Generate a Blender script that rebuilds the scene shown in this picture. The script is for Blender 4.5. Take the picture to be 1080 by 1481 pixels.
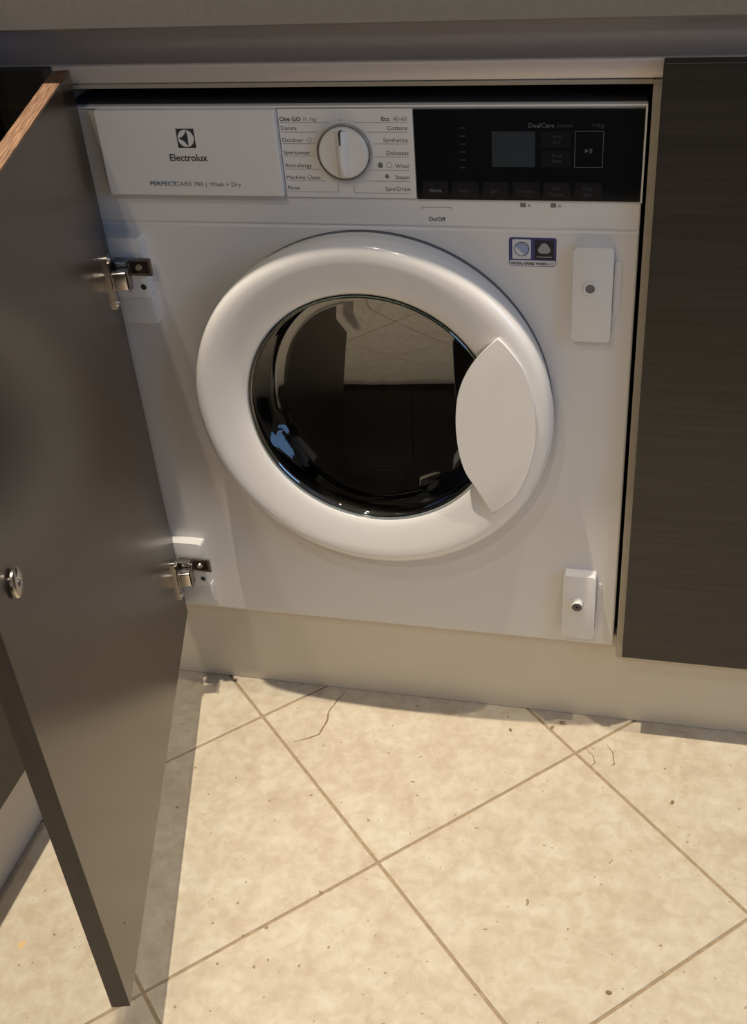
import bpy, bmesh, math, random
from mathutils import Vector, Matrix
for o in list(bpy.data.objects): bpy.data.objects.remove(o)
S = bpy.context.scene
COL = S.collection
PI = math.pi
# ---------------------------------------------------------------- camera
cam_d = bpy.data.cameras.new('camera'); cam = bpy.data.objects.new('camera', cam_d); COL.objects.link(cam)
yaw, pitch, roll, fpx = -0.28084, -0.63036, -0.08679, 1671.307
fw = Vector((math.sin(yaw)*math.cos(pitch), math.cos(yaw)*math.cos(pitch), math.sin(pitch)))
r0 = Vector((math.cos(yaw), -math.sin(yaw), 0)); u0 = r0.cross(fw)
cr, sr = math.cos(roll), math.sin(roll)
rt = r0*cr + u0*sr; up = -r0*sr + u0*cr
M = Matrix((rt, up, -fw)).transposed().to_4x4(); M.translation = Vector((0.33027, -1.13802, 1.14435))
cam.matrix_world = M
cam_d.sensor_fit = 'AUTO'; cam_d.sensor_width = 36; cam_d.lens = fpx*36/1481
cam_d.shift_x = -10.54/1481; cam_d.shift_y = 43.56/1481
cam_d.clip_start = 0.02
S.camera = cam
# ---------------------------------------------------------------- world, view, lamps
w = bpy.data.worlds.new('world'); S.world = w; w.use_nodes = True
bg = w.node_tree.nodes['Background']; bg.inputs[0].default_value = (0.16, 0.30, 0.62, 1); bg.inputs[1].default_value = 0.4
vs = S.view_settings; vs.view_transform = 'Standard'; vs.look = 'None'; vs.gamma = 1; vs.exposure = 0.25
vs.use_curve_mapping = False
def light(name, loc, power, color, size, aim=None, kind='AREA', sy=None, spread=None):
    l = bpy.data.lights.new(name, kind); l.energy = power; l.color = color
    if kind == 'AREA':
        l.shape = 'RECTANGLE' if sy else 'DISK'; l.size = size
        if sy: l.size_y = sy
        if spread: l.spread = spread
    else: l.shadow_soft_size = size
    o = bpy.data.objects.new(name, l); COL.objects.link(o); o.location = loc
    d = Vector(aim if aim else (loc[0], loc[1], 0)) - Vector(loc)
    o.rotation_euler = d.to_track_quat('-Z', 'Y').to_euler()
    return o
WARM = (1.0, 0.87, 0.69)
SPOTS = [(-0.165, -0.262, 15, 2.0), (-0.20, -1.45, 3.2, 2.6), (0.58, -0.25, 6.5, 2.3), (0.1, -2.15, 7, 2.4)]  # last lamp is added, to brighten the opposite wall mirrored in the porthole
for k, (x, y, p, sp) in enumerate(SPOTS):
    light('downlight_lamp', (x, y, 2.385), p, WARM, 0.036, spread=sp)
light('window_daylight', (2.15, -1.3, 1.55), 9.0, (0.30, 0.55, 1.0), 0.9, aim=(0, -1.3, 1.3), sy=1.0)

# ---------------------------------------------------------------- materials
def nt(name):
    m = bpy.data.materials.new(name); m.use_nodes = True
    return m, m.node_tree.nodes, m.node_tree.links, m.node_tree.nodes['Principled BSDF']
def mat(name, col, rough=0.5, metal=0.0, spec=0.5, var=0.05, scale=60, bump=0.0, coat=0.0, aniso=(1,1,1)):
    """plain surface with a faint procedural mottling"""
    m, N, L, b = nt(name)
    tc = N.new('ShaderNodeTexCoord'); mp = N.new('ShaderNodeMapping'); mp.inputs['Scale'].default_value = aniso
    L.new(tc.outputs['Object'], mp.inputs[0])
    nz = N.new('ShaderNodeTexNoise'); nz.inputs['Scale'].default_value = scale; nz.inputs['Detail'].default_value = 4
    L.new(mp.outputs[0], nz.inputs['Vector'])
    rp = N.new('ShaderNodeValToRGB')
    rp.color_ramp.elements[0].position = 0.3; rp.color_ramp.elements[1].position = 0.7
    rp.color_ramp.elements[0].color = [c*(1-var) for c in col]+[1]
    rp.color_ramp.elements[1].color = [min(1, c*(1+var)) for c in col]+[1]
    L.new(nz.outputs['Fac'], rp.inputs[0]); L.new(rp.outputs[0], b.inputs['Base Color'])
    b.inputs['Roughness'].default_value = rough; b.inputs['Metallic'].default_value = metal
    b.inputs['Specular IOR Level'].default_value = spec
    b.inputs['Coat Weight'].default_value = coat; b.inputs['Coat Roughness'].default_value = 0.08
    if bump:
        bp = N.new('ShaderNodeBump'); bp.inputs['Strength'].default_value = bump; bp.inputs['Distance'].default_value = 0.001
        L.new(nz.outputs['Fac'], bp.inputs['Height']); L.new(bp.outputs[0], b.inputs['Normal'])
    return m
def wood(name, dark, light_, rough=0.3, axis='x', spec=0.5, bump=0.12):
    m, N, L, b = nt(name)
    tc = N.new('ShaderNodeTexCoord'); mp = N.new('ShaderNodeMapping')
    sc = {'x': (1.6, 1.6, 60), 'z': (60, 60, 1.6), 'edge': (8, 260, 60)}[axis]
    mp.inputs['Scale'].default_value = sc; L.new(tc.outputs['Object'], mp.inputs[0])
    n1 = N.new('ShaderNodeTexNoise'); n1.inputs['Scale'].default_value = 3.0; n1.inputs['Detail'].default_value = 8; n1.inputs['Distortion'].default_value = 0.35
    L.new(mp.outputs[0], n1.inputs['Vector'])
    rp = N.new('ShaderNodeValToRGB'); rp.color_ramp.elements[0].position = 0.3; rp.color_ramp.elements[1].position = 0.72
    rp.color_ramp.elements[0].color = dark+(1,); rp.color_ramp.elements[1].color = light_+(1,)
    L.new(n1.outputs['Fac'], rp.inputs[0]); L.new(rp.outputs[0], b.inputs['Base Color'])
    bp = N.new('ShaderNodeBump'); bp.inputs['Strength'].default_value = bump; bp.inputs['Distance'].default_value = 0.0006
    L.new(n1.outputs['Fac'], bp.inputs['Height']); L.new(bp.outputs[0], b.inputs['Normal'])
    b.inputs['Roughness'].default_value = rough; b.inputs['Specular IOR Level'].default_value = spec
    return m
def tile_mat():
    m, N, L, b = nt('beige_stone_tile')
    g = N.new('ShaderNodeNewGeometry'); oi = N.new('ShaderNodeObjectInfo')
    ad = N.new('ShaderNodeVectorMath'); ad.operation = 'ADD'
    ml = N.new('ShaderNodeVectorMath'); ml.operation = 'SCALE'; ml.inputs['Scale'].default_value = 7.0
    cb = N.new('ShaderNodeCombineXYZ'); L.new(oi.outputs['Random'], cb.inputs[0]); L.new(oi.outputs['Random'], cb.inputs[1])
    L.new(cb.outputs[0], ml.inputs[0]); L.new(g.outputs['Position'], ad.inputs[0]); L.new(ml.outputs[0], ad.inputs[1])
    def noise(s, d, dist=0.0, rough=0.55):
        n = N.new('ShaderNodeTexNoise'); n.inputs['Scale'].default_value = s; n.inputs['Detail'].default_value = d
        n.inputs['Distortion'].default_value = dist; n.inputs['Roughness'].default_value = rough
        L.new(ad.outputs[0], n.inputs['Vector']); return n
    n1 = noise(17, 8, 0.5, 0.68); n2 = noise(60, 6, 0.5); n3 = noise(95, 2, 0.2)
    rp = N.new('ShaderNodeValToRGB'); e = rp.color_ramp.elements
    e[0].position = 0.32; e[0].color = (0.56, 0.475, 0.37, 1); e[1].position = 0.68; e[1].color = (0.68, 0.63, 0.52, 1)
    x = e.new(0.5); x.color = (0.63, 0.56, 0.44, 1)
    L.new(n1.outputs['Fac'], rp.inputs[0])
    rp2 = N.new('ShaderNodeValToRGB'); rp2.color_ramp.elements[0].position = 0.38; rp2.color_ramp.elements[1].position = 0.62
    rp2.color_ramp.elements[0].color = (0.89, 0.86, 0.83, 1); rp2.color_ramp.elements[1].color = (1.0, 1.0, 1.0, 1)
    L.new(n2.outputs['Fac'], rp2.inputs[0])
    mx = N.new('ShaderNodeMixRGB'); mx.blend_type = 'MULTIPLY'; mx.inputs[0].default_value = 1
    L.new(rp.outputs[0], mx.inputs[1]); L.new(rp2.outputs[0], mx.inputs[2])
    # small dark travertine pits
    rp3 = N.new('ShaderNodeValToRGB'); rp3.color_ramp.elements[0].position = 0.26; rp3.color_ramp.elements[1].position = 0.302
    rp3.color_ramp.elements[0].color = (0.50, 0.42, 0.34, 1); rp3.color_ramp.elements[1].color = (1, 1, 1, 1)
    L.new(n3.outputs['Fac'], rp3.inputs[0])
    mx2 = N.new('ShaderNodeMixRGB'); mx2.blend_type = 'MULTIPLY'; mx2.inputs[0].default_value = 1
    L.new(mx.outputs[0], mx2.inputs[1]); L.new(rp3.outputs[0], mx2.inputs[2])
    L.new(mx2.outputs[0], b.inputs['Base Color'])
    bp = N.new('ShaderNodeBump'); bp.inputs['Strength'].default_value = 0.15; bp.inputs['Distance'].default_value = 0.0008
    L.new(n2.outputs['Fac'], bp.inputs['Height']); L.new(bp.outputs[0], b.inputs['Normal'])
    b.inputs['Roughness'].default_value = 0.42; b.inputs['Specular IOR Level'].default_value = 0.35
    return m
M_tile = tile_mat()
M_grout = mat('grout', (0.36, 0.27, 0.17), 0.9, var=0.15, scale=120, bump=0.3)
M_crack = mat('crack_dirt', (0.26, 0.18, 0.11), 0.9, var=0.3, scale=300)
M_white = mat('washer_white_enamel', (0.72, 0.70, 0.685), 0.28, var=0.01, scale=20, spec=0.5)
M_plas = mat('washer_white_plastic', (0.74, 0.725, 0.71), 0.24, var=0.01, scale=20)
M_pad = mat('white_bracket_plastic', (0.74, 0.73, 0.72), 0.35, var=0.01)
M_gloss = mat('porthole_ring_white', (0.80, 0.79, 0.78), 0.16, var=0.01, scale=20, coat=0.4)
M_shadowgrey = mat('porthole_gasket_grey', (0.10, 0.11, 0.13), 0.6)
M_blackpanel = mat('gloss_black_panel', (0.006, 0.007, 0.009), 0.06, var=0.05)
M_lcd = mat('display_window', (0.035, 0.045, 0.055), 0.10, var=0.03)
M_ink = mat('dark_grey_print', (0.035, 0.035, 0.045), 0.6)
M_inkgrey = mat('grey_print', (0.17, 0.17, 0.18), 0.6)
M_inkblue = mat('blue_print', (0.03, 0.10, 0.19), 0.6)
M_paneltext = mat('faint_panel_print', (0.11, 0.12, 0.14), 0.5)
M_panelfaint = mat('very_faint_panel_print', (0.035, 0.04, 0.05), 0.4)
M_chrome = mat('chrome', (0.80, 0.80, 0.80), 0.08, 1.0, var=0.01)
M_ring = mat('dark_chrome', (0.42, 0.41, 0.40), 0.12, 1.0, var=0.01)
M_nickel = mat('nickel_hinge', (0.62, 0.58, 0.53), 0.22, 1.0, var=0.08, scale=90)
M_nickeld = mat('nickel_hinge_dull', (0.30, 0.27, 0.25), 0.32, 1.0, var=0.1, scale=90)
M_screw = mat('dark_screw', (0.10, 0.10, 0.11), 0.35, 0.8)
M_hole = mat('hole_black', (0.01, 0.01, 0.012), 0.8)
M_niche = mat('niche_dark', (0.02, 0.022, 0.026), 0.7)
M_edge = mat('beige_carcass', (0.40, 0.35, 0.28), 0.45, var=0.03)
M_plinth = mat('beige_grey_plinth', (0.66, 0.60, 0.50), 0.30, var=0.02, scale=8)
M_plinthw = mat('white_grey_plinth', (0.60, 0.595, 0.60), 0.4, var=0.02, scale=8)
M_worktop = mat('grey_worktop', (0.15, 0.14, 0.132), 0.42, var=0.06, scale=160)
M_alu = mat('satin_grey_channel', (0.74, 0.67, 0.64), 0.42, 0.35, var=0.03, scale=12, aniso=(1, 60, 60))
M_door = wood('dark_wenge_veneer', (0.020, 0.0165, 0.014), (0.036, 0.030, 0.025), 0.36, 'x')
M_dooredge = wood('dark_edge_band', (0.030, 0.021, 0.016), (0.046, 0.034, 0.027), 0.4, 'z')
M_doorin = wood('dark_wenge_inner', (0.036, 0.0235, 0.0165), (0.043, 0.029, 0.0205), 0.27, 'x', spec=0.6, bump=0.0)
M_chip = wood('raw_chipboard_edge', (0.05, 0.025, 0.014), (0.30, 0.17, 0.10), 0.6, 'edge')
M_wall = mat('cream_wall_paint', (0.62, 0.58, 0.52), 0.8, var=0.02, scale=5, bump=0.05)
M_ceil = mat('ceiling_paint', (0.72, 0.70, 0.66), 0.85, var=0.01, scale=5)
M_frame = mat('window_frame_white', (0.7, 0.7, 0.7), 0.4)
M_stbase = mat('sticker_blue', (0.045, 0.05, 0.17), 0.4)
M_stwhite = mat('sticker_white', (0.62, 0.62, 0.66), 0.5)
M_stpale = mat('sticker_pale_blue', (0.30, 0.36, 0.55), 0.5)
M_stblack = mat('sticker_black', (0.012, 0.012, 0.022), 0.5)
M_stgrey = mat('sticker_grey', (0.32, 0.32, 0.34), 0.5)
M_steel = mat('drum_steel', (0.5, 0.5, 0.5), 0.3, 1.0)
M_yellow = mat('yellow_stain', (0.74, 0.52, 0.24), 0.6)
def glass(name, col, rough=0.0, ior=1.5):
    m, N, L, b = nt(name)
    nz = N.new('ShaderNodeTexNoise'); nz.inputs['Scale'].default_value = 5
    rp = N.new('ShaderNodeValToRGB'); rp.color_ramp.elements[0].color = [c*.96 for c in col]+[1]; rp.color_ramp.elements[1].color = list(col)+[1]
    L.new(nz.outputs['Fac'], rp.inputs[0]); L.new(rp.outputs[0], b.inputs['Base Color'])
    b.inputs['Transmission Weight'].default_value = 1; b.inputs['Roughness'].default_value = rough; b.inputs['IOR'].default_value = ior
    return m
M_glass = glass('smoked_porthole_glass', (0.10, 0.095, 0.09), 0.01, 2.4)
M_glassedge = glass('green_glass_edge', (0.12, 0.17, 0.16), 0.05)

# ---------------------------------------------------------------- mesh helpers
def box(bm, x0, x1, y0, y1, z0, z1, bev=0.0, seg=2):
    vs_ = [bm.verts.new((x, y, z)) for x in (x0, x1) for y in (y0, y1) for z in (z0, z1)]
    F = [(0,1,3,2), (4,6,7,5), (0,4,5,1), (2,3,7,6), (0,2,6,4), (1,5,7,3)]
    fs = [bm.faces.new([vs_[i] for i in f]) for f in F]
    if bev:
        es = list({e for f in fs for e in f.edges})
        bmesh.ops.bevel(bm, geom=es, offset=bev, segments=seg, affect='EDGES', profile=0.5)
    return bm
def lathe(bm, prof, n=96, cx=0, cz=0, axis='y', close=False):
    rings = []
    for r, y in prof:
        if r < 1e-6: rings.append([bm.verts.new((cx, y, cz))])
        else: rings.append([bm.verts.new((cx+r*math.cos(2*PI*i/n), y, cz+r*math.sin(2*PI*i/n))) for i in range(n)])
    k = len(rings)
    for a in range(k if close else k-1):
        A, B = rings[a], rings[(a+1) % k]
        for i in range(n):
            j = (i+1) % n
            if len(A) == 1 and len(B) == 1: continue
            if len(A) == 1: bm.faces.new((A[0], B[i], B[j]))
            elif len(B) == 1: bm.faces.new((A[i], B[0], A[j]))
            else: bm.faces.new((A[i], B[i], B[j], A[j]))
    return bm
def prism(bm, pts, y0, y1, bev=0.0):
    """outline in x,z extruded in y (y0 = front)"""
    f = [bm.verts.new((x, y0, z)) for x, z in pts]; b = [bm.verts.new((x, y1, z)) for x, z in pts]
    n = len(pts)
    ff = bm.faces.new(f); bm.faces.new(list(reversed(b)))
    for i in range(n): bm.faces.new((f[i], b[i], b[(i+1) % n], f[(i+1) % n]))
    if bev: bmesh.ops.bevel(bm, geom=list(ff.edges), offset=bev, segments=3, affect='EDGES', profile=0.5)
    return bm
def rrect(x0, x1, z0, z1, r, n=5):
    P = []
    for cx, cz, a in ((x1-r, z1-r, 0), (x0+r, z1-r, 90), (x0+r, z0+r, 180), (x1-r, z0+r, 270)):
        for i in range(n+1):
            t = math.radians(a+90*i/n); P.append((cx+r*math.cos(t), cz+r*math.sin(t)))
    return P
def sweep(bm, prof, p0, p1, perp):
    """extrude a thin closed profile (d,z) along p0->p1; d measured along perp"""
    p0, p1, perp = Vector(p0), Vector(p1), Vector(perp)
    A = [bm.verts.new(p0+perp*d+Vector((0, 0, z))) for d, z in prof]; B = [bm.verts.new(p1+perp*d+Vector((0, 0, z))) for d, z in prof]
    n = len(prof)
    for i in range(n): bm.faces.new((A[i], B[i], B[(i+1) % n], A[(i+1) % n]))
    bm.faces.new(A); bm.faces.new(list(reversed(B)))
    return bm
def cylbetween(bm, p0, p1, r, n=16):
    p0, p1 = Vector(p0), Vector(p1); d = (p1-p0).normalized()
    a = d.orthogonal().normalized(); b = d.cross(a)
    A = [bm.verts.new(p0+(a*math.cos(2*PI*i/n)+b*math.sin(2*PI*i/n))*r) for i in range(n)]
    B = [bm.verts.new(p1+(a*math.cos(2*PI*i/n)+b*math.sin(2*PI*i/n))*r) for i in range(n)]
    for i in range(n): bm.faces.new((A[i], A[(i+1) % n], B[(i+1) % n], B[i]))
    bm.faces.new(list(reversed(A))); bm.faces.new(B)
    return bm
def xform(bm, mtx):
    bmesh.ops.transform(bm, matrix=mtx, verts=bm.verts); return bm
def NB(): return bmesh.new()
def obj(name, bm, m, parent=None, smooth=False, angle=40):
    bmesh.ops.recalc_face_normals(bm, faces=bm.faces)
    me = bpy.data.meshes.new(name); bm.to_mesh(me); bm.free()
    for mm in (m if isinstance(m, (list, tuple)) else [m]): me.materials.append(mm)
    if smooth:
        me.polygons.foreach_set('use_smooth', [True]*len(me.polygons))
        me.set_sharp_from_angle(angle=math.radians(angle))
    o = bpy.data.objects.new(name, me); COL.objects.link(o)
    if parent is not None: o.parent = parent
    return o
def tag(o, label, cat=None, group=None):
    o['label'] = label
    if cat: o['category'] = cat
    if group: o['group'] = group
    return o
def thing(name, label, cat, loc=(0, 0, 0), group=None):
    o = bpy.data.objects.new(name, None); o.empty_display_size = 0.05; COL.objects.link(o); o.location = loc
    return tag(o, label, cat, group)
def local(o, parent):
    """meshes are written in world metres: keep them there under a placed Empty"""
    o.location = -parent.location; return o
def struct(o): o['kind'] = 'structure'; return o
def P(name, bm, m, parent, **k): return local(obj(name, bm, m, parent, **k), parent)
def Q(name, bm, m, part, **k): return obj(name, bm, m, part, **k)     # sub-part: the part carries the offset already
# lettering
def text_bm(bm, s, x, y, z, size, align='LEFT', bold=0.0, thick=0.00012, sx=1.0):
    c = bpy.data.curves.new('t', 'FONT'); c.body = s; c.size = size; c.align_x = align; c.align_y = 'BOTTOM_BASELINE'
    c.offset = bold; c.extrude = thick; c.resolution_u = 3
    t = bpy.data.objects.new('t', c); COL.objects.link(t)
    dg = bpy.context.evaluated_depsgraph_get(); dg.update()
    me = bpy.data.meshes.new_from_object(t.evaluated_get(dg))
    me.transform(Matrix.Translation((x, y, z)) @ Matrix.Rotation(PI/2, 4, 'X') @ Matrix.Diagonal((sx, 1, 1, 1)))
    bm.from_mesh(me)
    bpy.data.objects.remove(t); bpy.data.curves.remove(c); bpy.data.meshes.remove(me)
    return bm
def T(par, m, s_, *a, **k):
    b_ = NB(); text_bm(b_, s_, *a, **k); return Q('lettering', b_, m, par)
def bar(bm, x0, x1, z, y, h=0.0004): return box(bm, x0, x1, y-0.00012, y+0.0001, z-h/2, z+h/2)

# ================================================================ SETTING
RX0, RX1, RY0, RY1, RZ = -1.0, 2.2, -2.5, 0.6, 2.4
b = NB(); box(b, RX0-.1, RX1+.1, RY0-.1, RY1+.1, -0.12, -0.0014); floor = struct(obj('floor', b, M_grout))
# diagonal tiles, each clipped to the room
TS, TH, OX, OY = 0.30859, 0.78727, 0.04251, -0.27527
def clip(poly, ax, val, keep_less):
    out = []
    for i in range(len(poly)):
        a, c = poly[i], poly[(i+1) % len(poly)]
        ia = (a[ax] <= val) == keep_less or a[ax] == val; ic = (c[ax] <= val) == keep_less or c[ax] == val
        if ia: out.append(a)
        if ia != ic:
            t = (val-a[ax])/(c[ax]-a[ax]); out.append((a[0]+(c[0]-a[0])*t, a[1]+(c[1]-a[1])*t))
    return out
ct, st = math.cos(TH), math.sin(TH); rnd = random.Random(4); full_mesh = None
g = 0.0019
def tile_bm(poly):
    bm = NB(); n = len(poly)
    cx = sum(p[0] for p in poly)/n; cy = sum(p[1] for p in poly)/n; e = 0.0008
    def ring(s, z):
        o = []
        for p in poly:
            d = math.hypot(p[0]-cx, p[1]-cy); k = (d-s)/d; o.append(bm.verts.new((cx+(p[0]-cx)*k, cy+(p[1]-cy)*k, z)))
        return o
    A, B, C_ = ring(0, -0.008), ring(0, -0.0006), ring(e, 0)
    for X, Y in ((A, B), (B, C_)):
        for i in range(n): bm.faces.new((X[i], X[(i+1) % n], Y[(i+1) % n], Y[i]))
    bm.faces.new(C_)
    return bm
for i in range(-9, 10):
    for j in range(-9, 10):
        q = []
        for a, c in ((g/TS, g/TS), (1-g/TS, g/TS), (1-g/TS, 1-g/TS), (g/TS, 1-g/TS)):
            q.append((OX+TS*((i+a)*ct-(j+c)*st), OY+TS*((i+a)*st+(j+c)*ct)))
        p = q
        for ax, v, kl in ((0, RX0, False), (0, RX1, True), (1, RY0, False), (1, 0.35, True)):
            if len(p) > 2: p = clip(p, ax, v, kl)
        if len(p) < 3: continue
        area = abs(sum(p[k][0]*p[(k+1) % len(p)][1]-p[(k+1) % len(p)][0]*p[k][1] for k in range(len(p))))/2
        if area < 2e-4: continue
        org = q[0]; o_ = None
        if p == q or area > 0.999*(TS-2*g)**2:
            if full_mesh is None:
                t = obj('floor_tile', tile_bm([(x-org[0], y-org[1]) for x, y in q]), M_tile, floor); full_mesh = t.data
            else:
                t = bpy.data.objects.new('floor_tile', full_mesh); COL.objects.link(t); t.parent = floor
            t.location = (org[0], org[1], rnd.uniform(-0.0002, 0))
        else:
            t = obj('floor_tile', tile_bm(p), M_tile, floor)
def ribbon(pts, ws, z=0.00015):
    bm = NB(); L_, R_ = [], []
    for k, p in enumerate(pts):
        a = Vector(pts[max(k-1, 0)]); c = Vector(pts[min(k+1, len(pts)-1)]); d = (c-a).normalized(); nrm = Vector((-d.y, d.x))
        w_ = ws[k]; L_.append(bm.verts.new((p[0]+nrm.x*w_, p[1]+nrm.y*w_, z))); R_.append(bm.verts.new((p[0]-nrm.x*w_, p[1]-nrm.y*w_, z)))
    for k in range(len(pts)-1): bm.faces.new((L_[k], L_[k+1], R_[k+1], R_[k]))
    return bm
CR = [
    ([(-0.072, 0.0097), (-0.0785, -0.0085), (-0.0856, -0.0348), (-0.0831, -0.055), (-0.0876, -0.0785), (-0.0981, -0.0868), (-0.1177, -0.0979)], 0.0013),
    ([(0.2737, -0.0453), (0.284, -0.0599), (0.2866, -0.0694), (0.281, -0.078)], 0.0007),
    ([(0.3, -0.0334), (0.3084, -0.0497), (0.3114, -0.0677), (0.307, -0.072)], 0.0008)]
for pts, wm in CR:
    n = len(pts); pp = []
    rr = random.Random(len(pts))
    for k in range(n-1):
        for s in range(4):
            t = s/4; pp.append((pts[k][0]*(1-t)+pts[k+1][0]*t+rr.uniform(-1, 1)*.0006, pts[k][1]*(1-t)+pts[k+1][1]*t+rr.uniform(-1, 1)*.0006))
    pp.append(pts[-1]); m_ = len(pp)
    obj('tile_crack', ribbon(pp, [wm*(0.35+0.65*math.sin(PI*(k+.5)/m_))*rr.uniform(.6, 1.2) for k in range(m_)]), M_crack, floor)
b = NB()
pts = [(-0.3413+0.0045*math.cos(a*PI/5)*rnd.uniform(.7, 1.2), -0.462+0.006*math.sin(a*PI/5)*rnd.uniform(.7, 1.2)) for a in range(10)]
b.faces.new([b.verts.new((x, y, 0.0002)) for x, y in pts]); obj('yellow_stain', b, M_yellow, floor)

b = NB(); box(b, RX0-.1, RX1+.1, RY1, RY1+.1, 0, RZ); struct(obj('wall_back', b, M_wall))
b = NB(); box(b, RX0-.1, RX0, RY0, RY1, 0, RZ); struct(obj('wall_left', b, M_wall))
b = NB(); box(b, RX0-.1, RX1+.1, RY0-.1, RY0, 0, RZ); struct(obj('wall_front', b, M_wall))
b = NB()
box(b, RX1, RX1+.1, RY0, -1.8, 0, RZ); box(b, RX1, RX1+.1, -0.8, RY1, 0, RZ)
box(b, RX1, RX1+.1, -1.8, -0.8, 0, 1.0); box(b, RX1, RX1+.1, -1.8, -0.8, 2.1, RZ)
struct(obj('wall_right', b, M_wall))
b = NB()
for a in ((RX1+.02, RX1+.07, -1.8, -1.76, 1.0, 2.1), (RX1+.02, RX1+.07, -.84, -.8, 1.0, 2.1), (RX1+.02, RX1+.07, -1.76, -.84, 1.0, 1.04), (RX1+.02, RX1+.07, -1.76, -.84, 2.06, 2.1)): box(b, *a)
struct(obj('window_1', b, M_frame))
b = NB(); box(b, RX0-.1, RX1+.1, RY0-.1, RY1+.1, RZ, RZ+.1); struct(obj('ceiling', b, M_ceil))

# ================================================================ WORKTOP AND CHANNEL
b = NB()
sweep(b, [(-0.074, 0.912), (-0.072, 0.910), (0.598, 0.910), (0.598, 0.948), (-0.072, 0.948), (-0.074, 0.946)], (-0.345, 0, 0), (1.55, 0, 0), (0, 1, 0))
box(b, -0.998, -0.3455, -1.60, 0.598, 0.910, 0.948, 0.0015)
tag(obj('worktop', b, M_worktop), 'grey laminate worktop with thin square front edge running above the washing machine', 'worktop')
prof = [(0.0005, 0.8425), (0.0, 0.8435), (-0.001, 0.8585), (-0.0004, 0.861), (0.0012, 0.8622), (0.0034, 0.8618), (0.006, 0.8595), (0.011, 0.8575), (0.018, 0.8585),
        (0.024, 0.862), (0.0285, 0.869), (0.0305, 0.878), (0.0305, 0.9095), (0.034, 0.9095), (0.034, 0.8425)]
b = NB(); sweep(b, prof, (-0.389, 0, 0), (1.50, 0, 0), (0, 1, 0))
tag(obj('finger_pull_channel', b, M_alu, smooth=True, angle=50), 'brushed metal finger pull channel with rounded lip under the grey worktop edge', 'handle rail')

# ================================================================ RIGHT BASE CABINET
c = thing('base_cabinet', 'handleless base cabinet with dark wood door to the right of the washing machine', 'cabinet', (0.61, 0.29, 0))
b = NB(); box(b, 0.3022, 0.3175, -0.002, 0.56, 0.146, 0.8415, 0.0006); P('side_panel', b, M_edge, c)
b = NB(); box(b, 0.895, 0.91, -0.002, 0.56, 0.128, 0.8415, 0.0006); P('side_panel', b, M_edge, c)
b = NB(); box(b, 0.3022, 0.895, -0.002, 0.56, 0.128, 0.146, 0.0006); P('bottom_panel', b, M_edge, c)
b = NB(); box(b, 0.3175, 0.895, 0.54, 0.56, 0.146, 0.8415); P('back_panel', b, M_edge, c)
for sx_, sy_ in ((0.34, 0.5), (0.87, 0.5), (0.34, 0.1), (0.87, 0.1)):
    b = NB(); cylbetween(b, (sx_, sy_, 0), (sx_, sy_, 0.128), 0.018); P('foot', b, M_niche, c)
b = NB(); box(b, 0.3105, 0.908, -0.022, -0.0035, 0.146, 0.8612, 0.0007); d = P('door', b, M_door, c); d['label'] = 'dark wenge door with horizontal grain'
# housing of the washer (top rail and left side panel)
h = thing('appliance_housing', 'beige cabinet frame around the washing machine niche, thin rail across its top', 'cabinet', (0, 0.3, 0))
b = NB(); box(b, -0.318, 0.3021, -0.001, 0.055, 0.8375, 0.8418, 0.0005); P('top_rail', b, M_edge, h)
b = NB(); box(b, -0.318, -0.3022, -0.001, 0.56, 0.1285, 0.8374, 0.0006); P('side_panel', b, M_edge, h)
for sy_ in (0.1, 0.5):
    b = NB(); cylbetween(b, (-0.318, sy_, 0), (-0.318, sy_, 0.1285), 0.014); P('foot', b, M_niche, h)
b = NB(); box(b, -0.3021, 0.3021, 0.561, 0.57, 0.035, 0.8415); P('back_panel', b, M_niche, h)
b = NB(); box(b, -0.3021, 0.3021, 0.0555, 0.56, 0.8385, 0.8415); P('top_panel', b, M_niche, h)
# plinths
b = NB(); box(b, -0.4035, 1.50, 0.0156, 0.0315, 0.0006, 0.1278, 0.0005)
box(b, -0.3015, 0.3015, 0.0156, 0.0315, 0.1278, 0.150)
tag(obj('plinth_board', b, M_plinth), 'beige grey plinth board along the floor under the washing machine', 'plinth')
b = NB(); box(b, -0.420, -0.404, -1.5, 0.0150, 0.0006, 0.140, 0.0005)
tag(obj('plinth_board', b, M_plinthw), 'pale grey plinth board under the left cabinet run behind the open door', 'plinth')
# corner filler
b = NB(); box(b, -0.3655, -0.305, -0.022, -0.0035, 0.146, 0.8612, 0.0007)
tag(obj('corner_filler_panel', b, M_door), 'narrow dark wood filler panel in the corner behind the open door', 'panel')
# left run
c = thing('base_cabinet', 'dark wood base cabinet of the left run, seen low behind the open door', 'cabinet', (-0.68, -0.65, 0))
b = NB(); box(b, -0.96, -0.389, -1.25, -1.234, 0.146, 0.8415); box(b, -0.96, -0.389, -0.066, -0.05, 0.146, 0.8415); box(b, -0.96, -0.389, -1.234, -0.066, 0.146, 0.162); box(b, -0.96, -0.945, -1.234, -0.066, 0.162, 0.8415)
P('carcass', b, M_edge, c)
for fx in (-0.9, -0.45):
    for fy in (-1.15, -0.15):
        b = NB(); cylbetween(b, (fx, fy, 0), (fx, fy, 0.146), 0.018); P('foot', b, M_niche, c)
for y0, y1 in ((-0.648, -0.052), (-1.248, -0.652)):
    b = NB(); box(b, -0.3865, -0.366, y0, y1, 0.146, 0.8612, 0.0007); P('door', b, M_door, c)
b = NB(); sweep(b, prof, (-0.3895, 0.034, 0), (-0.3895, -1.25, 0), (-1, 0, 0))
tag(obj('finger_pull_channel', b, M_alu, smooth=True, angle=50), 'metal finger pull channel above the left run doors', 'handle rail')

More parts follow.
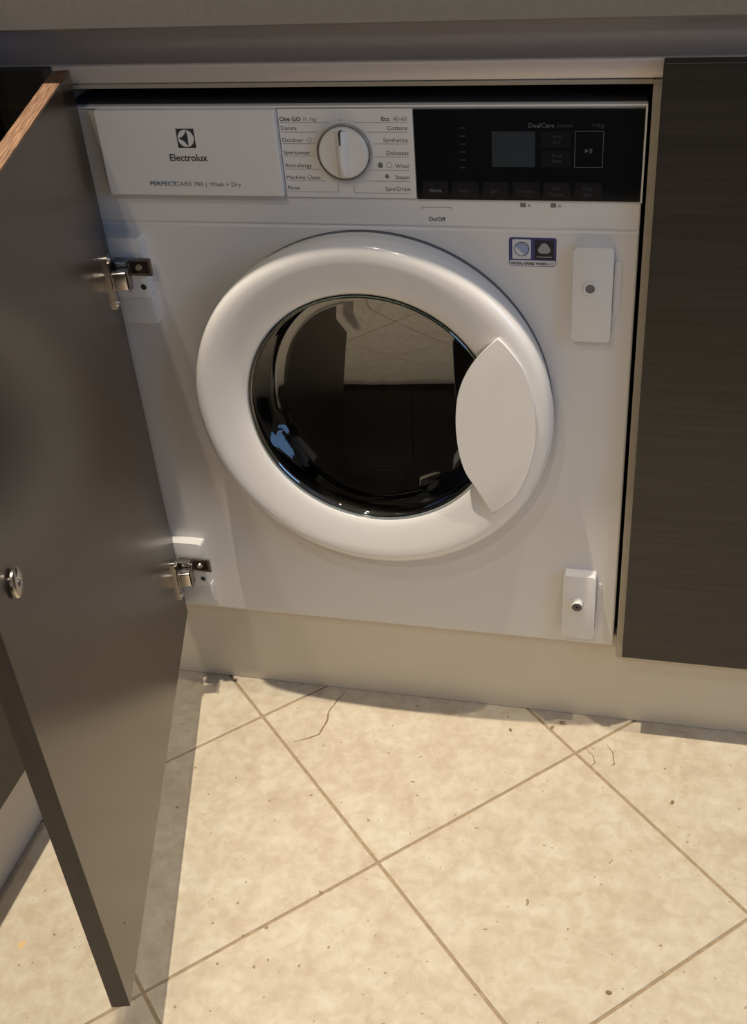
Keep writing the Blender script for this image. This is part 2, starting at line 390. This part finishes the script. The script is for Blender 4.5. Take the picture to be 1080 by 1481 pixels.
# opposite run, unseen: added as something dark for the porthole glass to mirror
c = thing('base_cabinet', 'unseen dark base cabinet run added on the opposite side for the porthole reflection', 'cabinet', (0.3, -2.2, 0))
b = NB(); box(b, -0.99, 2.0, -2.49, -1.96, 0.13, 0.86); P('carcass', b, M_edge, c)
b = NB(); box(b, -0.99, 2.0, -2.49, -2.0, 0.0005, 0.13); P('plinth', b, M_door, c)
for k in range(5):
    b = NB(); box(b, -0.988+.598*k, -0.988+.598*k+.594, -1.9595, -1.94, 0.10, 0.86, 0.001); P('door', b, M_door, c)
b = NB(); box(b, -0.995, 2.0, -2.495, -1.93, 0.861, 0.90, 0.002); tag(obj('worktop', b, M_worktop), 'grey worktop on the unseen opposite cabinet run added for the porthole reflection', 'worktop')

# ================================================================ WASHING MACHINE
W = thing('washing_machine', 'white built-in washing machine with round porthole and black control panel', 'washing machine', (0, 0.28, 0))
CX_, CZ_ = 0.0120, 0.4880
# casing (open at the front behind the panels)
b = NB()
box(b, -0.296, -0.290, 0.013, 0.54, 0.152, 0.816); box(b, 0.290, 0.296, 0.013, 0.54, 0.152, 0.816)
box(b, -0.290, 0.290, 0.034, 0.54, 0.03, 0.036); box(b, -0.290, 0.290, 0.534, 0.54, 0.036, 0.81)
box(b, -0.296, -0.290, 0.034, 0.54, 0.03, 0.152); box(b, 0.290, 0.296, 0.034, 0.54, 0.03, 0.152)
P('casing', b, M_white, W)
b = NB(); box(b, -0.297, 0.297, 0.0045, 0.54, 0.8192, 0.8215); box(b, -0.290, 0.290, 0.013, 0.54, 0.810, 0.8191); P('casing_top', b, M_niche, W)
for fx in (-0.26, 0.26):
    for fy in (0.08, 0.5):
        b = NB(); cylbetween(b, (fx, fy, 0), (fx, fy, 0.031), 0.02); P('foot', b, M_niche, W)
# lower front panel with a round opening
b = NB(); x0, x1, z0, z1 = -0.298, 0.298, 0.1443, 0.6945; RO = 0.196
angs = sorted(set([2*PI*k/96 for k in range(96)] + [math.atan2(z-CZ_, x-CX_) % (2*PI) for x in (x0, x1) for z in (z0, z1)]))
def rectpt(a):
    dx, dz = math.cos(a), math.sin(a); t = 1e9
    if dx > 1e-9: t = min(t, (x1-CX_)/dx)
    if dx < -1e-9: t = min(t, (x0-CX_)/dx)
    if dz > 1e-9: t = min(t, (z1-CZ_)/dz)
    if dz < -1e-9: t = min(t, (z0-CZ_)/dz)
    return CX_+dx*t, CZ_+dz*t
loops = []
for kind, y, s in (('i', 0.012, 0), ('i', 0.0, 0), ('o', 0.0, 0.0022), ('o', 0.0007, 0.0006), ('o', 0.0022, 0), ('o', 0.012, 0)):
    lp = []
    for a in angs:
        if kind == 'i': lp.append(b.verts.new((CX_+RO*math.cos(a), y, CZ_+RO*math.sin(a))))
        else:
            px, pz = rectpt(a); px = min(max(px, x0+s), x1-s); pz = min(max(pz, z0+s), z1-s); lp.append(b.verts.new((px, y, pz)))
    loops.append(lp)
for A, B in zip(loops, loops[1:]):
    for i in range(len(angs)):
        j = (i+1) % len(angs); b.faces.new((A[i], B[i], B[j], A[j]))
P('front_panel', b, M_white, W)
# upper fascia
b = NB(); box(b, -0.2985, 0.298, 0.0, 0.012, 0.6958, 0.8185, 0.0022, 3); fa = P('control_fascia', b, M_plas, W)
b = NB(); box(b, -0.2975, 0.2975, 0.0016, 0.0125, 0.692, 0.699); P('seam_strip', b, M_white, W)
b = NB(); box(b, -0.298, 0.2985, -0.004, 0.004, 0.8187, 0.8205); box(b, 0.2972, 0.2988, -0.004, 0.004, 0.7255, 0.8187)
P('top_trim', b, M_plas, W)
# detergent drawer
dz0, dz1 = 0.7300, 0.8190
b = NB(); box(b, -0.2640, -0.0672, -0.0120, -0.0003, dz0, dz1, 0.0014, 3); dr = P('detergent_drawer', b, M_plas, W)
yd = -0.0122
b = NB(); lx0, lx1, lz0, lz1 = -0.1755, -0.1557, 0.7808, 0.8004; lc = ((lx0+lx1)/2, (lz0+lz1)/2); R = 0.0088
prism(b, [(lx0, lz0), (lx1, lz0), (lx1, lz1), (lx0, lz1)], yd-0.0001, yd+0.0001); Q('emblem_square', b, M_ink, dr)
b = NB(); lathe(b, [(0, yd-0.0003), (R, yd-0.0003), (R, yd)], 40, lc[0], lc[1]); Q('emblem_disc', b, M_plas, dr)
b = NB()
def bz(p, q, ctrl, n=8): return [((1-t)**2*p[0]+2*t*(1-t)*ctrl[0]+t*t*q[0], (1-t)**2*p[1]+2*t*(1-t)*ctrl[1]+t*t*q[1]) for t in [k/n for k in range(n)]]
T1, T2, T3 = (0.0016, R*1.03), (0.0016, -R*1.03), (-R*1.03, 0.0)
c3 = (0.0004, 0.0)
star = bz(T1, T3, (-0.0010, 0.0010)) + bz(T3, T2, (-0.0010, -0.0010)) + bz(T2, T1, (0.0030, 0.0))
# fan of triangles keeps the concave outline clean
def fan(bm, pts, cen, y, dx, dz):
    cv = bm.verts.new((cen[0]+dx, y, cen[1]+dz)); vs2 = [bm.verts.new((p[0]+dx, y, p[1]+dz)) for p in pts]
    for k in range(len(vs2)): bm.faces.new((cv, vs2[k], vs2[(k+1) % len(vs2)]))
fan(b, star, c3, yd-0.0005, *lc); Q('emblem_star', b, M_ink, dr)
T(dr, M_ink, 'Electrolux', -0.1666, yd, 0.7672, 0.0102, 'CENTER', bold=0.00014, sx=1.0)
T(dr, M_inkblue, 'PERFECT', -0.2153, yd, 0.7408, 0.0063, bold=0.00004, sx=1.25)
T(dr, M_inkgrey, 'CARE 700 |', -0.1864, yd, 0.7408, 0.0063, sx=1.20); T(dr, M_inkgrey, 'Wash + Dry', -0.1472, yd, 0.7408, 0.0061, sx=1.12)
# dial panel
yp = -0.0030
b = NB(); box(b, -0.0664, 0.0728, yp, -0.0003, 0.7268, 0.8168, 0.0006); dp = P('programme_panel', b, M_plas, W)
Lrow = [('Denim', .7961, .7941, -.0266), ('Outdoor', .7843, .7825, -.0290), ('Sportswear', .7715, .7699, -.0320), ('Anti-allergy', .7583, .7565, -.0268), ('Machine Clean', .7459, .7442, -.0215), ('Rinse', .7349, .7327, -.0094)]
Rrow = [('Cottons', .7961, .7941, .0259), ('Synthetics', .7843, .7825, .0306), ('Delicates', .7714, .7694, .0312), ('Wool', .7584, .7560, .0261), ('Steam', .7468, .7446, .0195), ('Spin/Drain', .7348, .7322, .0075)]
T(dp, M_ink, 'One GO', -0.0650, yp, 0.8051, 0.0059, bold=0.00012, sx=1.05); T(dp, M_ink, 'Eco', 0.0495, yp, 0.8051, 0.0058, 'RIGHT', bold=0.00012)
T(dp, M_inkgrey, '1h 1kg', -0.0410, yp, 0.8051, 0.0056); T(dp, M_inkgrey, '40-60', 0.0672, yp, 0.8051, 0.0058, 'RIGHT', sx=1.05)
for s_, zb_, zl, xe in Lrow: T(dp, M_ink, s_, -0.0648, yp, zb_, 0.0059, sx=1.06)
for s_, zb_, zl, xe in Rrow: T(dp, M_ink, s_, 0.0671, yp, zb_, 0.0059, 'RIGHT', sx=1.06)
GL = [(-.0652, -.0131, .8035), (.0127, .0674, .8035)] + [(-.0650, xe, zl) for _, _, zl, xe in Lrow] + [(xe, .0669, zl) for _, _, zl, xe in Rrow]
for a0, a1, zl in GL: b = NB(); bar(b, a0, a1, zl, yp, .00035); Q('guide_line', b, M_inkgrey, dp)
b = NB(); box(b, -.0096, -.0092, yp-.00012, yp, .7329, .7424); Q('guide_line', b, M_inkgrey, dp)
b = NB(); box(b, .0072, .0076, yp-.00012, yp, .7324, .7395); Q('guide_line', b, M_inkgrey, dp)
def ringshape(b, cx, cz, r, w_, n=20): lathe(b, [(r, yp-.00012), (r-w_, yp-.00012), (r-w_, yp)], n, cx, cz)
b = NB(); prism(b, [(.0350, .7583), (.0390, .7583), (.0398, .7610), (.0385, .7636), (.0368, .7642), (.0352, .7632), (.0342, .7608)], yp-.00012, yp); Q('wool_symbol', b, M_inkgrey, dp)
b = NB(); ringshape(b, .0462, .7612, .0030, .0005); Q('basin_symbol', b, M_inkgrey, dp)
b = NB(); prism(b, [(.0432, .7470), (.0458, .7492), (.0452, .7502), (.0432, .7526), (.0412, .7502), (.0406, .7492)], yp-.00012, yp); Q('steam_symbol', b, M_inkgrey, dp)
b = NB(); ringshape(b, -.0355, .7863, .0024, .0004); Q('jacket_symbol', b, M_inkgrey, dp)
b = NB(); lathe(b, [(0, yp-.00015), (.0006, yp-.00015), (.0006, yp)], 12, -.0006, .8060); Q('index_dot', b, M_ink, dp)
# dial
dx_, dz_ = 0.0012, 0.7752
b = NB(); lathe(b, [(0.0, -0.006), (0.0262, -0.006), (0.0264, -0.0085), (0.0256, -0.0115), (0.0240, -0.0130), (0, -0.0136)], 72, dx_, dz_)
dl = P('programme_dial', b, M_plas, W, smooth=True, angle=35)
b = NB(); lathe(b, [(0.0268, -0.0028), (0.0284, -0.0050), (0.0285, -0.0090), (0.0277, -0.0106), (0.0266, -0.0096), (0.0262, -0.0040)], 72, dx_, dz_, close=True)
Q('chrome_ring', b, M_ring, dl, smooth=True, angle=60)
b = NB()   # grip bar across the face
secs = []
for k in range(13):
    zz = -0.0228+0.0456*k/12; lift = 0.0085*math.sqrt(max(0.0, 1-(zz/0.0240)**2))
    secs.append([(dx_+0.0065*u_, -0.0130-lift*(1-abs(u_)**2.5), dz_+zz) for u_ in (-1, -.8, -.5, 0, .5, .8, 1)])
V = [[b.verts.new(p) for p in s_] for s_ in secs]
for k in range(12):
    for q_ in range(6): b.faces.new((V[k][q_], V[k+1][q_], V[k+1][q_+1], V[k][q_+1]))
Q('grip_ridge', b, M_plas, dl, smooth=True, angle=70)
b = NB(); box(b, dx_-.0007, dx_+.0007, -0.0216, -0.0125, dz_+.0110, dz_+.0240, 0.0002); Q('pointer_mark', b, M_ink, dl)
# display
b = NB(); box(b, 0.0735, 0.2966, yp, -0.0003, 0.7262, 0.8160, 0.0004); ds = P('display_panel', b, M_blackpanel, W)
b = NB(); box(b, .1510, .1935, yp-.0001, yp+.0002, .7602, .7948); Q('display_window', b, M_lcd, ds)
b = NB()
for a0, a1, c0, c1 in ((.2323, .2586, .7946, .7951), (.2323, .2586, .7599, .7604), (.2318, .2323, .7599, .7951), (.2586, .2591, .7599, .7951)): box(b, a0, a1, yp-.0001, yp, c0, c1)
bmesh.ops.remove_doubles(b, verts=b.verts, dist=1e-5); Q('start_key_outline', b, M_paneltext, ds)
T(ds, M_paneltext, 'Mode', .0930, yp, .7338, .0054, 'CENTER', bold=0.00008)
T(ds, M_paneltext, 'DualCare', .1865, yp, .7985, .0062, sx=1.05); T(ds, M_panelfaint, 'System', .2140, yp, .7985, .0056); T(ds, M_panelfaint, '7/4kg', .2589, yp, .7985, .0056, 'RIGHT')
b = NB(); prism(b, [(.2418, .7740), (.2450, .7762), (.2418, .7784)], yp-.00012, yp); Q('play_symbol', b, M_paneltext, ds)
for x in (.2462, .2478): b = NB(); box(b, x, x+.0007, yp-.0001, yp, .7740, .7784); Q('pause_symbol', b, M_paneltext, ds)
for s_, x in (('Temp.', .1222), ('Spin', .1532), ('Dryness', .1840)): T(ds, M_panelfaint, s_, x, yp, .7340, .0050, 'CENTER')
for s_, x, z in (('Time', .2143, .7376), ('Manager', .2143, .7318), ('Delay', .2455, .7376), ('Start', .2455, .7318), ('Auto', .2144, .7884), ('Dry', .2144, .7832), ('Extra', .2146, .7700), ('Rinse', .2146, .7648)): T(ds, M_panelfaint, s_, x, yp, z, .0045, 'CENTER')
for k in range(6): b = NB(); bar(b, .1190, .1250, .7980-.0078*k, yp, .0008); Q('option_mark', b, M_panelfaint, ds)
M_key = mat('touch_key_black', (0.012, 0.0125, 0.015), 0.10)
for a in [(.0795+.0307*k, .1060+.0307*k, .7288, .7450) for k in range(6)] + [(.1994, .2279, .7790, .7948), (.1994, .2284, .7604, .7760)]:
    b = NB(); box(b, a[0], a[1], yp-.00006, yp, a[2], a[3]); Q('touch_key', b, M_key, ds)
# on/off and lock symbols on the fascia
T(fa, M_ink, 'On/Off', .0922, -.0001, .7024, .0060, 'CENTER', bold=0.00010)
b = NB(); bar(b, .0770, .1084, .7169, -.0001, .0005); Q('key_outline', b, M_inkgrey, fa)
for x in (.0770, .1079): b = NB(); box(b, x, x+.0005, -.00022, 0, .7140, .7165); Q('key_outline', b, M_inkgrey, fa)
T(fa, M_ink, '3s', .1862, -.0001, .7190, .0038); T(fa, M_ink, '3s', .2165, -.0001, .7190, .0038)
for x in (.1815, .2120):
    b = NB(); prism(b, rrect(x-.0028, x+.0028, .7184, .7228, .0005, 2), -.0002, 0); sy_ = Q('lock_symbol', b, M_inkgrey, fa)
# porthole door
pr_ = NB()
lathe(pr_, [(0.2040, -0.0080), (0.2060, -0.0180), (0.2076, -0.0270), (0.2078, -0.0320), (0.2068, -0.0375), (0.2040, -0.0420), (0.1995, -0.0448), (0.1930, -0.0458), (0.1840, -0.0450), (0.1740, -0.0433),
            (0.1640, -0.0412), (0.1550, -0.0390), (0.1485, -0.0365), (0.1455, -0.0340), (0.1442, -0.0300), (0.1440, -0.0150), (0.2, -0.0060)], 160, CX_, CZ_, close=True)
ring = P('porthole_ring', pr_, M_gloss, W, smooth=True, angle=50)
b = NB(); lathe(b, [(0.2035, 0.004), (0.2035, -0.0100), (0.198, -0.0100), (0.198, 0.004)], 120, CX_, CZ_, close=True); Q('door_gasket', b, M_shadowgrey, ring, smooth=True)
b = NB()
gl = [(0.1436, -0.0300), (0.1420, -0.0330), (0.1400, -0.0310), (0.1385, -0.0240), (0.1360, -0.0080), (0.1340, 0.0120), (0.1312, 0.0240)]
gl += [(0.127*(1-k/9), 0.0300) for k in range(10)]
gl += [(0.127*(k/9), 0.0345) for k in range(10)]
gl += [(0.1345, 0.0300), (0.1375, 0.0180), (0.1395, -0.0080), (0.1420, -0.0200), (0.1436, -0.0250)]
lathe(b, gl, 144, CX_, CZ_)
bmesh.ops.remove_doubles(b, verts=b.verts, dist=1e-6)
for v in b.verts:      # the back of the bowl leans: deeper at the top
    rr_ = math.hypot(v.co.x-CX_, v.co.z-CZ_); wgt = min(1.0, max(0.0, (0.1380-rr_)/0.012)); dz_ = v.co.z-CZ_; dx_ = v.co.x-CX_; v.co.y += (0.14*dz_-1.5*dz_*dz_+0.12*dx_+0.5*dx_*dx_)*wgt
# close the rim
rimA = sorted([v for v in b.verts if abs(v.co.y+0.0300) < 1e-6], key=lambda v: math.atan2(v.co.z-CZ_, v.co.x-CX_))
rimB = sorted([v for v in b.verts if abs(v.co.y+0.0250) < 1e-6], key=lambda v: math.atan2(v.co.z-CZ_, v.co.x-CX_))
for i in range(len(rimA)): b.faces.new((rimA[i], rimA[(i+1) % 144], rimB[(i+1) % 144], rimB[i]))
Q('porthole_glass', b, M_glass, ring, smooth=True, angle=50)
b = NB(); lathe(b, [(0.1442, -0.0345), (0.1428, -0.0358), (0.1416, -0.0350), (0.1422, -0.0335)], 120, CX_, CZ_, close=True); Q('glass_rim', b, M_glassedge, ring, smooth=True)
# flush lens shaped handle
HL = [(0.1501, 0.1075), (0.1353, 0.0924), (0.1224, 0.0763), (0.1122, 0.0583), (0.1055, 0.0376), (0.1024, 0.0132), (0.1023, -0.0134), (0.1054, -0.0404), (0.1119, -0.0631), (0.1242, -0.0839), (0.1414, -0.1152)]
aT = math.atan2(HL[0][1], HL[0][0]); aB = math.atan2(HL[-1][1], HL[-1][0]); rT = math.hypot(*HL[0]); rB = math.hypot(*HL[-1])
pts = []
def cr_spline(P_, m=5):
    out = []
    for k in range(len(P_)-1):
        p0_, p1_, p2_, p3_ = P_[max(k-1, 0)], P_[k], P_[k+1], P_[min(k+2, len(P_)-1)]
        for s in range(m):
            t = s/m; out.append(tuple(0.5*((2*p1_[i])+(-p0_[i]+p2_[i])*t+(2*p0_[i]-5*p1_[i]+4*p2_[i]-p3_[i])*t*t+(-p0_[i]+3*p1_[i]-3*p2_[i]+p3_[i])*t**3) for i in (0, 1)))
    out.append(P_[-1]); return out
left = cr_spline(HL)
NR = 40
right = []
for k in range(1, NR):
    t = k/NR; a = aB+(aT-aB)*t
    rr_ = (rB*(1-t)+rT*t)+(0.1905-(rB*(1-t)+rT*t))*min(1.0, math.sin(PI*t)*2.0)
    right.append((rr_*math.cos(a), rr_*math.sin(a)))
out = [(CX_+x, CZ_+z) for x, z in left+right]
b = NB(); prism(b, out, -0.0492, -0.0440, 0.0009)
hd = Q('door_handle', b, M_gloss, ring, smooth=True, angle=30)
# seal and drum behind the glass
b = NB(); lathe(b, [(0.195, 0.010), (0.165, 0.020), (0.155, 0.045), (0.155, 0.110), (0.160, 0.110), (0.160, 0.045), (0.17, 0.028), (0.195, 0.018)], 72, CX_, CZ_, close=True); P('door_seal', b, M_shadowgrey, W, smooth=True)
b = NB(); lathe(b, [(0.155, 0.112), (0.22, 0.116), (0.24, 0.12), (0.24, 0.38), (0.10, 0.40), (0, 0.40), (0, 0.41), (0.245, 0.41), (0.245, 0.117), (0.22, 0.112)], 72, CX_, CZ_); P('drum', b, M_steel, W, smooth=True)

# brackets (white plastic) with screw
def bracket(x0, x1, z0, z1, yf, bev=0.003):
    b = NB(); prism(b, rrect(x0, x1, z0, z1, 0.0035), yf, 0.001, 0.0012); return P('mounting_bracket', b, M_pad, W, smooth=True, angle=35)
# right upper
o = bracket(0.2345, 0.2750, 0.5780, 0.6820, -0.0130)
b = NB(); lathe(b, [(0.0085, -0.0129), (0.0070, -0.0150), (0.0052, -0.0152), (0.0046, -0.0138)], 28, 0.2526, 0.6385); Q('boss', b, M_pad, o, smooth=True)
b = NB(); lathe(b, [(0, -0.0142), (0.0047, -0.0142), (0.0047, -0.012)], 24, 0.2526, 0.6380); Q('screw_hole', b, mat('recess_grey', (0.16, 0.155, 0.15), 0.6), o)
b = NB(); prism(b, rrect(0.2760, 0.2830, 0.604, 0.664, 0.003), -0.0016, 0.001, 0.0004); Q('side_clip', b, M_white, o)
# right lower with magnet pin
o = bracket(0.2340, 0.2735, 0.1640, 0.2630, -0.0150)
b = NB(); lathe(b, [(0.0070, -0.0145), (0.0068, -0.0240), (0.0062, -0.0250)], 28, 0.2524, 0.2230); Q('pin', b, M_pad, o, smooth=True)
b = NB(); lathe(b, [(0.0062, -0.0250), (0.0055, -0.0253), (0.0016, -0.0253), (0.0012, -0.0235), (0, -0.0235)], 28, 0.2524, 0.2230); Q('pin_screw', b, M_screw, o, smooth=True)
b = NB(); prism(b, rrect(0.2755, 0.2800, 0.200, 0.244, 0.002), -0.0016, 0.001, 0.0004); Q('side_clip', b, M_white, o)
# left (hinge side)
for zt in (0.6820, 0.2625):
    o = bracket(-0.2900, -0.2400, zt-0.0700, zt, -0.0150)
    b = NB(); prism(b, rrect(-0.2900, -0.2385, zt-0.1050, zt-0.0690, 0.003), -0.0090, 0.001, 0.0010); Q('bracket_foot', b, M_pad, o, smooth=True)
    b = NB(); cz = zt-0.0570; lathe(b, [(0, -0.0158), (0.0030, -0.0158), (0.0036, -0.0149)], 20, -0.2455, cz); Q('screw', b, M_screw, o)
# care label
sx0, sx1, sz0, sz1 = 0.1670, 0.2160, 0.6554, 0.6866
b = NB(); prism(b, rrect(sx0, sx1, sz0, sz1, .0028), -.0002, .0001); st_ = P('care_sticker', b, M_stbase, W); st_['label'] = 'blue framed wool hand wash sticker'
b = NB(); prism(b, rrect(sx0+.0006, sx1-.0006, sz0+.0006, sz0+.0066, .0014), -.0003, -.0001); prism(b, rrect(sx0+.0035, .1898, .6634, .6845, .001), -.0003, -.0001); Q('white_fields', b, M_stwhite, st_)
b = NB(); prism(b, rrect(.1936, .2135, .6630, .6840, .001), -.0003, -.0001); Q('black_field', b, M_stblack, st_)
b = NB(); lathe(b, [(.0078, -.0004), (0, -.0004)], 30, .1803, .6742); Q('basin_disc', b, M_stpale, st_)
b = NB(); fan(b, [(.0078*math.cos(a), .0078*math.sin(a)) for a in [math.radians(150+k*15) for k in range(11)]], (-.003, -.002), -.0005, .1797, .6742); Q('basin_wave', b, M_stwhite, st_)
b = NB(); lathe(b, [(.0078, -.0006), (.0071, -.0006)], 30, .1803, .6742); Q('basin_outline', b, M_ink, st_); T(st_, M_ink, 'WOOL HAND WASH', sx0+.0018, -.0004, .6573, .0040, bold=0.00012, sx=0.98)
b = NB(); fan(b, [(0.0062*math.cos(a)*(1-.12*math.cos(3*(a-PI/2))*-1), 0.0056*math.sin(a)*(1+.12*math.cos(3*(a-PI/2)))) for a in [2*PI*k/24 for k in range(24)]], (0, 0), -.0005, .2035, .6748)
Q('skein_symbol', b, M_stgrey, st_); T(st_, M_stgrey, 'SAFE', .2052, -.0004, .6573, .0038)
b = NB(); bar(b, .1955, .2115, .6660, -.0004, .0008); Q('skein_underline', b, M_stgrey, st_)

# ================================================================ OPEN DOOR
hx, hy, phi = -0.27735, -0.01773, 1.29934
D = thing('cabinet_door', 'dark wood integrated appliance door swung open on hinges left of washing machine', 'cabinet door', (hx, hy, 0))
D.rotation_euler.z = -phi      # local +x runs from hinge to free edge, inner face = y 0, thickness towards -y
TH_ = 0.018; Z0, Z1, WD = 0.146, 0.8612, 0.596
def DP(name, bm, m, **k): return obj(name, bm, m, D, **k)
b = NB(); box(b, 0.0004, WD-0.0004, -TH_, 0, Z0+.0004, Z1-.0012, 0.0004); pn = DP('door_panel', b, M_doorin)
b = NB(); box(b, 0.0006, WD-0.0006, -TH_+.0006, -0.0006, Z1-.0014, Z1, 0); tag(Q('raw_top_edge', b, M_chip, pn), 'unpainted chipboard top edge')
b = NB(); box(b, WD-0.0006, WD, -TH_, 0, Z0, Z1, 0.0002); Q('edge_band', b, M_dooredge, pn)
# round magnet plate
b = NB(); lathe(b, [(0, 0.0042), (0.0028, 0.0042), (0.0036, 0.0052), (0.0046, 0.0052), (0.0105, 0.0048), (0.0118, 0.0038), (0.0120, 0.0020), (0.0060, 0.0010), (0.0060, 0.0), (0, 0)], 40, 0.547, 0.627)
mg = DP('magnet_plate', b, M_nickel, smooth=True, angle=35)
b = NB(); lathe(b, [(0, 0.0056), (0.0024, 0.0056), (0.0030, 0.0042)], 20, 0.547, 0.627); Q('plate_screw', b, M_screw, mg)
b = NB(); lathe(b, [(0.0012, 0.0002), (0, 0.0002)], 12, 0.5465, 0.2076); DP('pilot_hole', b, M_hole)
# hinges: flange on door, knuckle, arm on the bracket
R_inv = D.matrix_basis.inverted() if False else (Matrix.Translation((hx, hy, 0)) @ Matrix.Rotation(-phi, 4, 'Z')).inverted()
def wbox(bm, *a, bev=0.0):    # box written in world metres, returned in door space
    t = NB(); box(t, *a, bev); xform(t, R_inv); me = bpy.data.meshes.new('t'); t.to_mesh(me); t.free(); bm.from_mesh(me); bpy.data.meshes.remove(me)
for zc in (0.6440, 0.2250):
    b = NB()
    prism(b, rrect(0.0190, 0.0345, zc-0.0330, zc+0.0300, 0.004), 0.0, 0.0030, 0)
    xs = 0.0268
    hg = DP('hinge', b, M_nickel, smooth=True, angle=30)
    for z in (zc+0.0240, zc-0.0270): b = NB(); lathe(b, [(0, 0.0056), (0.0022, 0.0056), (0.0036, 0.0044), (0.0036, 0.003)], 20, xs, z); Q('hinge_screw', b, M_chrome, hg, smooth=True)
    b = NB(); box(b, 0.0180, 0.0330, 0.003, 0.0205, zc-0.0105, zc+0.0105, 0.0022, 3); Q('hinge_knuckle', b, M_nickel, hg, smooth=True, angle=50)
    b = NB(); box(b, 0.0165, 0.0350, 0.0212, 0.0230, zc-0.0120, zc+0.0130, 0.0006); box(b, 0.005, 0.0165, 0.008, 0.0228, zc+0.002, zc+0.0135, 0.001)
    Q('hinge_link', b, M_nickeld, hg)
    b = NB(); za = zc+0.0070
    wbox(b, -0.2720, -0.2290, -0.0200, -0.0170, za-0.0105, za+0.0100, bev=0.0008)
    wbox(b, -0.2720, -0.2540, -0.0300, -0.0200, za-0.0060, za+0.0095, bev=0.0012)
    Q('hinge_arm', b, M_nickeld, hg)
    b = NB(); wbox(b, -0.2530, -0.2330, -0.0206, -0.0199, za-0.0070, za+0.0065); Q('arm_recess', b, mat('recess_dark', (0.045, 0.035, 0.03), 0.3, 0.7), hg)
    b = NB(); t = NB(); lathe(t, [(0, -0.0228), (0.0030, -0.0228), (0.0042, -0.0205)], 20, -0.2440, za); xform(t, R_inv)
    me = bpy.data.meshes.new('t'); t.to_mesh(me); t.free(); b.from_mesh(me); bpy.data.meshes.remove(me); Q('arm_screw', b, M_nickel, hg, smooth=True)

# ================================================================ crumbs
for k, (x, y, r, lab) in enumerate([
    (0.2375, -0.0046, 0.0030, 'largest brown crumb on the tile by the plinth, left of the joint crossing'),
    (0.2250, -0.0150, 0.0020, 'small brown crumb close beside the largest one near the plinth'),
    (0.1700, -0.0287, 0.0019, 'small brown crumb alone on the big middle tile near the plinth'),
    (0.3285, -0.4000, 0.0024, 'dark crumb alone on the front tile at the bottom of the photo'),
    (0.3868, -0.1211, 0.0022, 'dark crumb on the right tile in front of the dark cabinet')]):
    b = NB(); bmesh.ops.create_icosphere(b, subdivisions=2, radius=r)
    for v in b.verts:
        v.co *= rnd.uniform(.8, 1.15); v.co.z *= 0.45; v.co.x *= 1.5
    zmin = min(v.co.z for v in b.verts)
    o = obj('crumb', b, M_crack); o.location = (x, y, -zmin+0.0001); o.rotation_euler.z = k*1.1
    tag(o, lab, 'crumb')
# ================================================================ ceiling spots (fixtures)
for k, (x, y, p, sp) in enumerate(SPOTS):
    b = NB(); n = 32
    def zr(r, z): return [b.verts.new((x+r*math.cos(2*PI*i/n), y+r*math.sin(2*PI*i/n), z)) for i in range(n)]
    rs = [zr(.030, 2.3995), zr(.030, 2.393), (zr(.042, 2.392)), zr(.046, 2.3995)]
    for A, B in zip(rs, rs[1:]):
        for i in range(n): b.faces.new((A[i], A[(i+1) % n], B[(i+1) % n], B[i]))
    o = obj('ceiling_spot', b, M_chrome, smooth=True)
    tag(o, 'round recessed ceiling spot ' + ['above the washing machine', 'above the open floor facing the washing machine', 'above the right cabinet', 'added above the opposite worktop to light its wall'][k], 'ceiling light')
